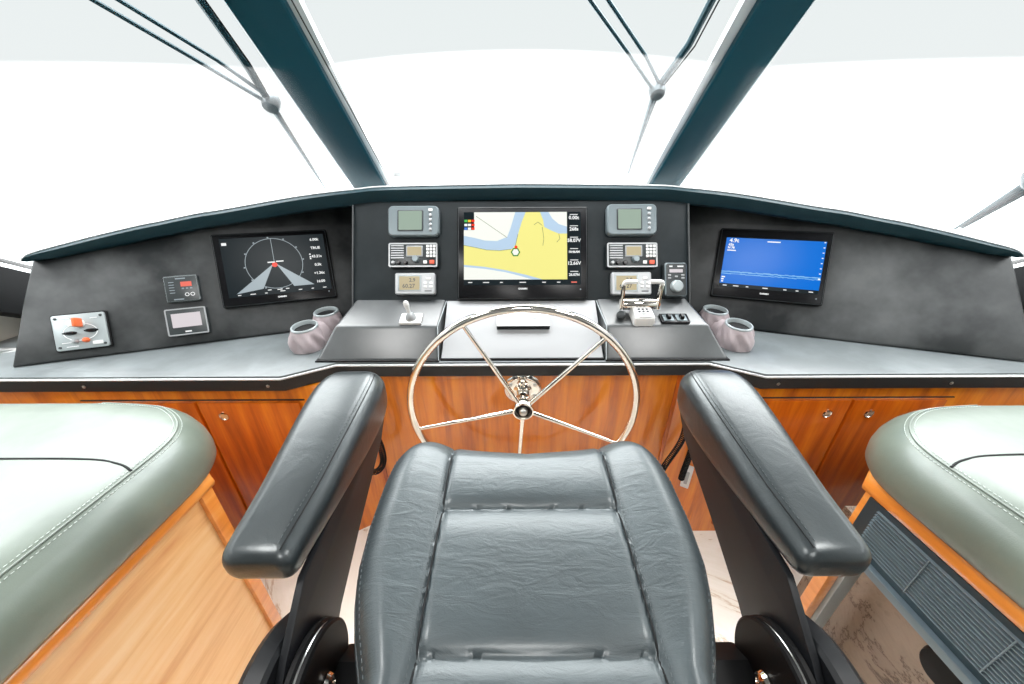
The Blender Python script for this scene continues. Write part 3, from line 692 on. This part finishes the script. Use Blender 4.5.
# double cup holders
def cup_holder(s, label):
    t = thing('cup_holder', label, 'cup holder', (s*.88, 1.36, .901), group='cup holders')
    random.seed(5)
    cups = [((s*.010, -.055), .050, .088, 0), ((s*-.005, .100), .050, .094, 1)]
    m = MB()
    for (cx, cy), r, h, k in cups:
        seg = 48; rings = []
        for i in range(15):
            q = i/14; z = q*h
            rad = r*(1.22+.10*math.sin(q*math.pi)) - (r*.19)*q**1.6
            row = []
            for j in range(seg):
                a_ = 2*math.pi*j/seg
                fold = .0095*math.sin(5*a_+k+2.2*q)*math.sin(math.pi*min(1, q*1.1+.05))*(1-q*.6)+.005*math.sin(9*a_+6*q)*math.sin(math.pi*q)
                tiltz = z-(.006 if k == 0 else .004)*math.sin(a_)*q*-1
                row.append((cx+(rad+fold)*math.cos(a_), cy+(rad+fold)*math.sin(a_)-.008*(1-q), tiltz if i else 0))
            rings.append(row)
        top = rings[-1]; rings.append([(cx+(x-cx)*.97, cy+(y-cy)*.97, z+.003) for x, y, z in top]); rings.append([(cx+(x-cx)*.86, cy+(y-cy)*.86, z+.002) for x, y, z in top]); rings.append([(cx+(x-cx)*.84, cy+(y-cy)*.84, z-.014) for x, y, z in top])
        m.rings(rings)
    # the saddle that joins both pouches
    m.rings([[(s*.003+math.cos(a_)*w+0, y, .0+max(0, math.sin(a_))*h_) for a_ in [math.pi*k/10 for k in range(11)]] for y, w, h_ in ((-.05, .052, .070), (0, .048, .072), (.05, .048, .078), (.10, .048, .085))])
    m.build('pouch', 'pouch_leather', t, smooth=70)
    for (cx, cy), r, h, k in cups:
        m = MB(); m.rings([[(cx+rad*math.cos(a_), cy+rad*math.sin(a_), h+dz+(.006 if k == 0 else .004)*math.sin(a_)) for a_ in [2*math.pi*j/40 for j in range(40)]] for rad, dz in ((r*1.03, .001), (r*1.03, .006), (r*.98, .009), (r*.90, .009), (r*.86, .004), (r*.85, -.03))], cap0=False, cap1=False)
        m.build('rim', 'plate_gray', t)
        m = MB(); m.rings([[(cx+rad*math.cos(a_), cy+rad*math.sin(a_), h+dz+(.006 if k == 0 else .004)*math.sin(a_)) for a_ in [2*math.pi*j/40 for j in range(40)]] for rad, dz in ((r*.87, -.0065), (r*.85, -.009))], cap0=False)
        m.build('well', 'matte_black', t)
cup_holder(-1, 'twin leather cup holder at the outer end of the joystick pod')
cup_holder(1, 'twin leather cup holder at the outer end of the throttle pod')

# ================================================================ STEERING WHEEL
HUB = Vector((0, 1.045, .772)); e_ = R(-4)
wv = Vector((0, math.sin(e_), math.cos(e_)))
t = thing('steering_wheel', 'large five-spoke stainless steel steering wheel in front of the wooden cabinet', 'steering wheel', HUB, (1, 0, 0), wv)
RW = .409
m = MB().tube([(RW*math.cos(2*math.pi*k/120), RW*math.sin(2*math.pi*k/120), .012) for k in range(120)], .0135, 14, closed=True); m.build('rim', 'chrome', t, smooth=80)
SP = [(469, 329), (606, 345), (421, 424), (614, 444), (517, 450)]
for ang in (119, 49, 192.5, 335.5, 267):
    a_ = R(ang); c_, s_ = math.cos(a_), math.sin(a_)
    m = MB(); m.tube([(c_*.04, s_*.04, .006), (c_*.2, s_*.2, .008), (c_*(RW-.006), s_*(RW-.006), .012)], [.0092, .0082, .0068], 12); m.build('spoke', 'chrome', t, smooth=80)
m = MB().lathe([(0, -.020), (.030, -.020), (.038, -.012), (.041, .0), (.041, .014), (.038, .021), (.033, .022), (.029, .010), (0, .008)], seg=40); m.build('hub', 'chrome', t)
m = MB().lathe([(0, .0085), (.0285, .0085), (.0285, .0105), (0, .0105)], seg=30); m.build('hub_recess', 'matte_black', t)
m = MB().lathe([(0, .010), (.016, .010), (.016, .022), (.013, .028), (.008, .032), (0, .033)], seg=30); m.build('hub_nut', 'satin_steel', t)
t = thing('wheel_mount', 'round steel flange and shaft behind the steering wheel hub', 'wheel mount', (.003, 1.1995, .757), (1, 0, 0), wv)
m = MB().lathe([(0, -.001), (.075, -.001), (.077, .003), (.073, .008), (.060, .012), (0, .012)], seg=40); m.build('flange', 'chrome', t)
m = MB().lathe([(0, .01), (.038, .01), (.036, .022), (.026, .026), (.026, .07), (.030, .072), (.030, .08), (.022, .083), (.022, .133), (0, .133)], seg=28); m.build('shaft', 'chrome', t)
for k in range(6):
    a_ = R(60*k+30); m = MB().lathe([(0, 0), (.008, 0), (.008, .004), (.004, .006), (0, .006)], (.057*math.cos(a_), .057*math.sin(a_), .011), seg=12); m.build('bolt', 'satin_steel', t)

# ================================================================ HELM CHAIR
CX = -.010
ch = thing('helm_chair', 'black leather helm chair with padded armrests, facing the steering wheel', 'chair', (CX, .25, 0))
CHO = (CX, .25, 0)
def hw(y):
    return lerp(y, [-.12, .0, .10, .20, .246, .292, .333, .396, .474, .55, .60], [.188, .193, .203, .222, .245, .263, .274, .280, .280, .274, .268])
def fr_y(u):     # front edge by cross position
    a_ = abs(u); return .578+.016*math.exp(-((a_-.78)/.20)**2)-.012*(1-min(1, a_/.5))
def surf(x, y):
    h = 1.031+(y-.4)*.095
    a_ = abs(x); w = hw(y)
    seam = .1515
    if a_ > seam:   # side bolsters
        q = (a_-seam)/(w-seam); h += .017*math.sin(math.pi*min(1, q*.9+.03))**1.2
    else:
        # three pillowed cross panels
        for y0_, y1_ in ((-.12, .2185), (.2185, .4175), (.4175, .66)):
            if y0_ <= y <= y1_:
                d0, d1 = y-y0_, y1_-y; h += .011*(1-math.exp(-d0/.012))+.014*(1-math.exp(-d1/.024)) - .019
    h -= .9*max(0, y-.46)**2
    h -= .004*math.exp(-((a_-seam)/.0065)**2)
    return h
def cushion_pt(u, v):
    # u -1..1 across, v 0..1 back to front
    yf = fr_y(u); y = -.10+(yf+.10)*v
    w = hw(y); cr = .075
    if y > yf-cr: w -= cr*(1-math.sqrt(max(0, 1-((y-(yf-cr))/cr)**2)))*.75
    x = u*w
    h = surf(x, min(y, .598))
    r = .055
    dx = w*(1-abs(u)); dy = (1-v)*(yf+.10)
    for d, rr_ in ((dx, .050), (dy, .062)):
        if d < rr_: h -= rr_*(1-math.sqrt(max(0, 1-((rr_-d)/rr_)**2)))
    return Vector((x, y, h))
def dist_param(n, dense):
    out = []
    for i in range(n+1):
        q = i/n; out.append(.5-.5*math.cos(math.pi*q)*(dense)-(.5-q)*(1-dense)*1.0 if False else q)
    return out
def ease(q): return q*(1-.55)+.55*(.5-.5*math.cos(math.pi*q))
NU, NV = 150, 170
us = [2*ease(i/NU)-1 for i in range(NU+1)]
vs_ = [1-(1-j/NV)**1.25 for j in range(NV+1)]
# extra density near the seams
verts = []; m = MB()
for v in vs_:
    for u in us: verts.append(cushion_pt(u, v))
fs = []
n1 = NU+1
for j in range(NV):
    for i in range(NU): a_ = j*n1+i; fs.append((a_, a_+1, a_+1+n1, a_+n1))
per = [i for i in range(n1)]+[j*n1+NU for j in range(1, NV+1)]+[NV*n1+i for i in range(NU-1, -1, -1)]+[j*n1 for j in range(NV-1, 0, -1)]
low = []
for dz, k in ((.02, 1.0), (.05, .995), (.075, .96)):
    low.append([(verts[p].x*k, verts[p].y-(1-k)*.3, verts[p].z-dz) for p in per])
base = len(verts); allv = [tuple(p) for p in verts]+[q for r_ in low for q in r_]
np_ = len(per)
def ridx(r_, i): return per[i % np_] if r_ < 0 else base+r_*np_+i % np_
for r_ in range(-1, 2):
    for i in range(np_): fs.append((ridx(r_, i), ridx(r_, i+1), ridx(r_+1, i+1), ridx(r_+1, i)))
fs.append(tuple(base+2*np_+i for i in range(np_)))
m.add(allv, fs); m.v = [(x, y-.25, z) for x, y, z in m.v]
seat = m.build('seat_cushion', 'black_leather', ch, smooth=75)
def on_seat(pts, lift=.0006): return [(x, y-.25, surf(x, y)+lift) for x, y in pts]
m = MB()
for s in (-1, 1):
    ys = [-.05+i*.006 for i in range(97)]
    m.tube(on_seat([(s*.1515, y) for y in ys if y < .545], .0016), .0014, 6)
for y in (.2185, .4175): m.tube(on_seat([(-.1515+i*.303/30, y) for i in range(31)], .0028), .0022, 6)
m.build('seam', 'seam_shadow', seat)
m = MB()
for s in (-1, 1):
    m = MB(); dashes(m, on_seat([(s*(.1515+.006), -.02+i*.006) for i in range(94)], .0008), .0045, .0035, .0006)
    m.build('stitching', 'stitch_thread', seat)
    # stitched outer edge
    m = MB()
    pth = []
    for i in range(80):
        v = .18+i*.0095
        p = cushion_pt(s*.955, v); pth.append((p.x, p.y-.25, p.z+.0008))
    dashes(m, pth, .0045, .004, .0007)
    m.build('stitching', 'stitch_thread', seat)
m = MB(); m.tube([(cushion_pt(-1, .15+i*.01).x-.001, cushion_pt(-1, .15+i*.01).y-.25, cushion_pt(-1, .15+i*.01).z-.006) for i in range(78)], .003, 6)
m.tube([(cushion_pt(1, .15+i*.01).x+.001, cushion_pt(1, .15+i*.01).y-.25, cushion_pt(1, .15+i*.01).z-.006) for i in range(78)], .003, 6); m.build('piping', 'arm_leather', seat)
# under-seat shell, frame bar, pedestal, footplate
m = MB(); m.loft(rr(.40, .46, .06, 0, -.04), [(.02, .84), (0, .86), (0, .955)]); m.build('seat_shell', 'matte_black', ch)
m = MB().lathe([(0, 0), (.19, 0), (.19, .012), (.09, .02), (.075, .04), (.07, .55), (.085, .56), (.085, .845), (0, .845)], (0, -.06, 0), seg=40); m.build('pedestal', 'satin_steel', ch)
# armrests
for s in (-1, 1):
    arm = MB()
    # pad: sections along Y; each a rounded box (inner x, outer x, bottom z, top z)
    secs = [(.322, .404, .478, .995, 1.012), (.326, .394, .492, .984, 1.024), (.338, .388, .505, .974, 1.034), (.365, .386, .511, .970, 1.040), (.44, .380, .517, .968, 1.054), (.52, .376, .524, .968, 1.069), (.60, .372, .531, .970, 1.085),
            (.67, .370, .535, .976, 1.098), (.715, .371, .534, .984, 1.104), (.748, .377, .528, .996, 1.102), (.770, .390, .515, 1.014, 1.092), (.781, .412, .492, 1.036, 1.074)]
    SX = .012+.010
    rings = []
    for y, xi, xo, zb, zt in secs:
        w, h = xo-xi, zt-zb; ring = []
        rT = min(.038, w*.42, h*.45)
        for x, z in rr(w, h, rT, (xi+xo)/2, (zb+zt)/2, 7): ring.append((s*x+SX, y-.25, z+ (.004*math.cos((x-(xi+xo)/2)/w*math.pi) if z > (zb+zt)/2 else 0)))
        rings.append(ring if s > 0 else ring[::-1])
    # smooth along the length
    dense = []
    for k in range(len(rings)-1):
        for q in range(4):
            tt = q/4; a0 = rings[max(k-1, 0)]; a1 = rings[k]; a2 = rings[k+1]; a3 = rings[min(k+2, len(rings)-1)]
            dense.append([tuple(.5*((2*a1[i][c])+(a2[i][c]-a0[i][c])*tt+(2*a0[i][c]-5*a1[i][c]+4*a2[i][c]-a3[i][c])*tt*tt+(3*a1[i][c]-a0[i][c]-3*a2[i][c]+a3[i][c])*tt**3) for c in range(3)) for i in range(len(a1))])
    dense.append(rings[-1]); arm.rings(dense)
    pad = arm.build('armrest_pad', 'arm_leather', ch, smooth=75)
    # stitched seam along the inner top edge
    line = []
    def pad_top(d, xi, xo, zb, zt):
        rT = min(.038, (xo-xi)*.42, (zt-zb)*.45); k_ = zt-rT+math.sqrt(max(0, rT*rT-max(0, rT-d)**2))
        return k_+.004*math.cos((xi+d-(xi+xo)/2)/(xo-xi)*math.pi)
    sec_in = secs[2:-2]; line2 = []
    for y, xi, xo, zb, zt in sec_in:
        line.append((s*(xi+.020)+SX, y-.25, pad_top(.020, xi, xo, zb, zt))); line2.append((s*(xi+.027)+SX, y-.25, pad_top(.027, xi, xo, zb, zt)))
    line2 = smooth_pts(line2, 8)
    line = smooth_pts(line, 8)
    m = MB(); m.tube([p+Vector((0, 0, .0006)) for p in line], .0013, 6); m.build('seam', 'seam_shadow', pad)
    m = MB(); dashes(m, [p+Vector((0, 0, .0009)) for p in line2], .0045, .004, .0007); m.build('stitching', 'stitch_thread', pad)
    # bracket plate under the pad
    pl = [(.205, .80), (.215, .87), (.250, .905), (.335, .972), (.42, .985), (.62, 1.0), (.735, 1.02), (.735, .992), (.686, .945), (.52, .868), (.385, .800), (.33, .76), (.25, .745)]
    m = MB(); m.poly([(y-.25, z) for y, z in pl], s*.385+SX, s*.397+SX, lambda a_, b_, z: (z, a_, b_)); m.build('armrest_bracket', 'arm_metal', ch, bevel=.002)
    # pivot discs
    dc = (.010, .812)
    m = MB().lathe([(0, 0), (.084, 0), (.088, .003), (.088, .010), (.084, .013), (.079, .013), (.079, .0165), (.087, .018), (.087, .024), (.083, .027), (0, .027)], (s*.383+SX, dc[0], dc[1]), (-s, 0, 0), 64)
    d1 = m.build('pivot_disc', 'matte_black', ch)
    m = MB().tube([(s*.368+SX, dc[0]+.082*math.cos(2*math.pi*k/64), dc[1]+.082*math.sin(2*math.pi*k/64)) for k in range(64)], .0026, 8, closed=True); m.build('disc_band', 'satin_steel', d1)
    m = MB().lathe([(0, 0), (.017, 0), (.018, .005), (.015, .011), (.008, .014), (.007, .009), (0, .009)], (s*.356+SX, dc[0]+.0, dc[1]+.0), (-s, 0, 0), 24); b_ = m.build('pivot_bolt', 'chrome', d1)
    m = MB().lathe([(0, 0), (.112, 0), (.118, .006), (.118, .030), (.108, .042), (0, .045)], (s*.398+SX, dc[0]-.01, dc[1]-.012), (s, 0, 0), 64); m.build('outer_hub', 'arm_metal', ch)
    # side link from disc to seat shell
    m = MB(); m.poly([(-.10, .76), (.05, .79), (.09, .76), (.08, .72), (-.05, .70)], s*.19, s*.362+SX, lambda a_, b_, z: (z, a_, b_)); m.build('side_bracket', 'matte_black', ch, bevel=.006)

# ================================================================ SETTEES
def settee(s, xr, out, label):
    t = thing('settee', label, 'settee', (s*xr, 0, 0)); O = (s*xr, 0, 0)
    # cushion: plan outline (inner edge at xr-.03), rounded front corner
    xi = xr-.035
    yb = out[-1][1]
    o2 = smooth_pts([(x, y, 0) for x, y in out], 4); out = [(xi, -1.2)]+[(p.x, p.y) for p in o2]+[(2.28, yb), (2.28, -1.2)]
    out = [(s*x-s*xr, y) for x, y in out]
    prof = [(.035, .775), (.012, .785), (.002, .80), (0, .825), (.003, .85), (.012, .875), (.028, .900), (.042, .914), (.052, .921), (.062, .925), (.080, .930), (.12, .934)]
    m = MB(); m.loft(out, prof)
    cu = m.build('cushion', 'green_leather', t, smooth=70)
    # double-stitched welt along the top edge
    m = MB(); w1 = inset(out, .052); m.tube([(x, y, .9225) for x, y in w1[:-2]], .0022, 6); w_ = m.build('welt', 'green_leather', cu)
    m = MB()
    for d_, z_ in ((.044, .9172), (.060, .9262)):
        m = MB(); dashes(m, [(x, y, z_) for x, y in inset(out, d_)[:-2]], .005, .004, .0008); m.build('stitching', 'pale_thread', cu)
    sy = .615
    m = MB(); pts = smooth_pts([(s*(xi+.055)-s*xr, sy-.01, .9245), (s*(xi+.10)-s*xr, sy+.005, .9325), (s*(xi+.2)-s*xr, sy+.018, .9345), (s*(xi+.5)-s*xr, sy+.02, .9345), (s*2.26-s*xr, sy+.02, .9345)], 8)
    m.tube(pts, .0025, 6); m.build('cross_seam', 'seam_shadow', cu)
    return t, O
t, O = settee(-1, .92, [(.885, .60), (.887, .68), (.903, .75), (.95, .82), (1.03, .88), (1.12, .915), (1.3, .932)], 'green leather settee on a pale wooden base at the left')
base = [(.0, -1.2), (.0, .725), (.18, .86), (1.36, .86), (1.36, -1.2)]; base = [(-x, y) for x, y in base]
m = MB(); m.loft([(x-.012, y-.01) for x, y in base], [(.0, .0), (0, .735)]); m.build('base', 'pale_wood', t, smooth=0)
m = MB(); m.loft(base, [(.0, .735), (-.010, .740), (-.014, .752), (-.010, .768), (0, .774), (.02, .776)]); m.build('top_rail', 'rail_wood', t, smooth=60)
m = MB().box(-.030, .002, .690, .728, 0, .736); m.build('corner_post', 'rail_wood', t, bevel=.004)
t, O = settee(1, .975, [(.94, .58), (.943, .65), (.962, .72), (1.015, .79), (1.10, .85), (1.2, .885), (1.35, .90)], 'green leather settee above a dark air grille at the right')
m = MB(); rail = [(.0, -1.2), (.0, .71), (.18, .85), (1.30, .85), (1.30, -1.2)]
m.loft(rail, [(.0, .728), (-.008, .733), (-.010, .745), (-.008, .764), (0, .774), (.02, .776)]); m.build('top_rail', 'rail_wood', t, smooth=60)
m = MB().box(.0, .035, .672, .708, 0, .73); m.build('corner_post', 'rail_wood', t, bevel=.004)
m = MB().box(.036, .082, .660, .700, 0, .44); m.build('post_facing', 'plate_gray', t, bevel=.003)
m = MB().box(.15, 1.28, -1.18, .84, .0, .50); m.build('base', 'shaded_marble', t)
m = MB().box(.02, 1.28, -1.18, .64, .53, .728); m.build('underframe', 'matte_black', t)
m = MB().box(-.004, .020, -1.18, .690, .545, .727); g = m.build('grille', 'vent_blue', t, bevel=.003)
m = MB()
for k in range(13): m.rings([[( -.003, y, .578+k*.0105), (-.010, y, .580+k*.0105), (-.010, y, .5825+k*.0105), (-.003, y, .5845+k*.0105)] for y in (-1.15, .655)])
m.build('slats', 'vent_light', g, smooth=0)
for y in (.52, .36, .20, .04): MB().box(-.0112, -.008, y-.0012, y+.0012, .58, .708).build('slat_tie', 'vent_light', g, smooth=0)
m = MB().lathe([(0, 0), (.052, 0), (.052, .02), (.045, .035), (0, .04)], (.15, .445, .36), (-1, 0, 0), 32); o_ = m.build('round_fitting', 'matte_black', t); o_['label'] = 'black round fitting low on the side'
m = MB().box(-.022, .0, -1.18, .700, .532, .556); m.build('grille_lip', 'vent_light', g, bevel=.003)

# ================================================================ COILED CORDS
def coil(pts, r, turns_per_m, name, label, wire=.0028):
    path = smooth_pts(pts, 40); out = []; L = 0; prev = path[0]; ph = 0
    u = Vector((1, 0, 0))
    dense = []
    for i in range(len(path)-1):
        for q in range(6): dense.append(path[i].lerp(path[i+1], q/6))
    for i in range(len(dense)):
        p = dense[i]; d = (dense[min(i+1, len(dense)-1)]-dense[max(i-1, 0)]).normalized()
        u = (u-d*u.dot(d)).normalized(); w = d.cross(u)
        ph += (p-prev).length*turns_per_m*2*math.pi; prev = p
        out.append(p+(u*math.cos(ph)+w*math.sin(ph))*r)
    o = MB().tube(out, wire, 5).build(name, 'matte_black', smooth=80); return tag(o, label, 'cord')
coil([(.635, 1.085, .83), (.640, 1.08, .70), (.640, 1.08, .58), (.605, 1.09, .44), (.60, 1.10, .38)], .010, 110, 'coiled_cord', 'black coiled cord hanging from the worktop, the nearer of two right of the wheel')
coil([(.675, 1.075, .83), (.685, 1.07, .68), (.685, 1.07, .55), (.685, 1.08, .42), (.69, 1.09, .36)], .010, 110, 'coiled_cord', 'black coiled cord hanging straight down beside the slanted one, next to the right armrest')
coil([(-.625, 1.12, .83), (-.60, 1.09, .66), (-.580, 1.09, .56), (-.582, 1.09, .47), (-.615, 1.09, .415), (-.66, 1.09, .42), (-.70, 1.09, .50), (-.70, 1.09, .83)], .011, 95, 'coiled_cord', 'black coiled cord in a loop under the worktop, behind the left armrest')
t = thing('cord_clip', 'small pale holder on the cabinet beside the hanging cords', 'holder', (.742, 1.134, .33), (math.cos(R(-31)), math.sin(R(-31)), 0), (0, 0, 1))
m = MB(); plate(m, .034, .12, .004, -.004, .012); m.build('case', 'white_plastic', t)
m = MB(); plate(m, .014, .07, .003, .012, .016); m.build('slot', 'silver_plastic', t)

# ================================================================ WINDSHIELD WIPERS
def wiper(label, arms, blade, pivot, lead=None):
    o = Vector(pivot); t = thing('windshield_wiper', label, 'wiper', o)
    arms = [[tuple(Vector(a_[0])+(Vector(a_[0])-Vector(a_[1]))*1.9)]+list(a_) for a_ in arms]
    blade = list(blade)
    for a_ in arms:
        m = MB().tube([Vector(p)-o for p in a_], .0075, 8); m.build('arm', 'wiper_teal', t)
    m = MB()
    b = [Vector(p)-o for p in blade]
    n = len(b); m.tube(b, [.014]+[.014]*(n-2)+[.005], 8); m.build('blade', 'wiper_teal', t)
    m = MB(); off = Vector((.022, -.004, -.006)); m.tube([p+off*min(1, (n-1-i)/1.5) for i, p in enumerate(b)], .003, 6); m.build('rubber_edge', 'matte_black', t)
    m = MB().lathe([(0, -.03), (.030, -.03), (.034, -.015), (.034, .015), (.026, .03), (0, .03)], (0, 0, 0), (0, .6, .8), 20); m.build('pivot', 'wiper_steel', t)
    m = MB(); m.tube([a_ and Vector(arms[0][-1])-o, Vector(arms[1][-1])-o], .005, 6); m.tube([Vector((0, 0, 0)), b[-2]*.35], .009, 8); m.build('linkage', 'wiper_steel', t)
wiper('windshield wiper beyond the left pane with two parallel arms',
      [[(-1.36, 1.14, 2.11), (-1.263, 1.351, 2.016), (-1.168, 1.559, 1.925), (-1.075, 1.77, 1.83)], [(-1.31, 1.18, 2.12), (-1.215, 1.384, 2.027), (-1.118, 1.595, 1.933), (-1.055, 1.758, 1.845)]],
      [(-1.04, 1.35, 2.18), (-1.047, 1.495, 2.064), (-1.052, 1.647, 1.942), (-1.068, 1.775, 1.83), (-1.111, 2.177, 1.486)], (-1.062, 1.775, 1.833))
wiper('windshield wiper beyond the wide middle pane',
      [[(.05, 1.44, 2.21), (.234, 1.588, 2.092), (.424, 1.73, 1.982), (.590, 1.860, 1.882)], [(.11, 1.44, 2.21), (.297, 1.589, 2.092), (.494, 1.736, 1.977), (.605, 1.835, 1.90)]],
      [(.675, 1.42, 2.22), (.656, 1.59, 2.091), (.648, 1.70, 2.00), (.600, 1.856, 1.884), (.653, 2.283, 1.551)], (.602, 1.852, 1.886))
wiper('windshield wiper at the far right edge beyond the right pane',
      [[(1.60, .95, 1.93), (1.75, 1.20, 1.70), (1.875, 1.415, 1.515), (1.922, 1.56, 1.365)], [(1.66, .95, 1.92), (1.80, 1.20, 1.69), (1.912, 1.43, 1.475), (1.935, 1.58, 1.335)]],
      [(1.70, .90, 1.90), (1.80, 1.15, 1.72), (1.889, 1.425, 1.497), (1.93, 1.60, 1.325)], (1.87, 1.39, 1.53))
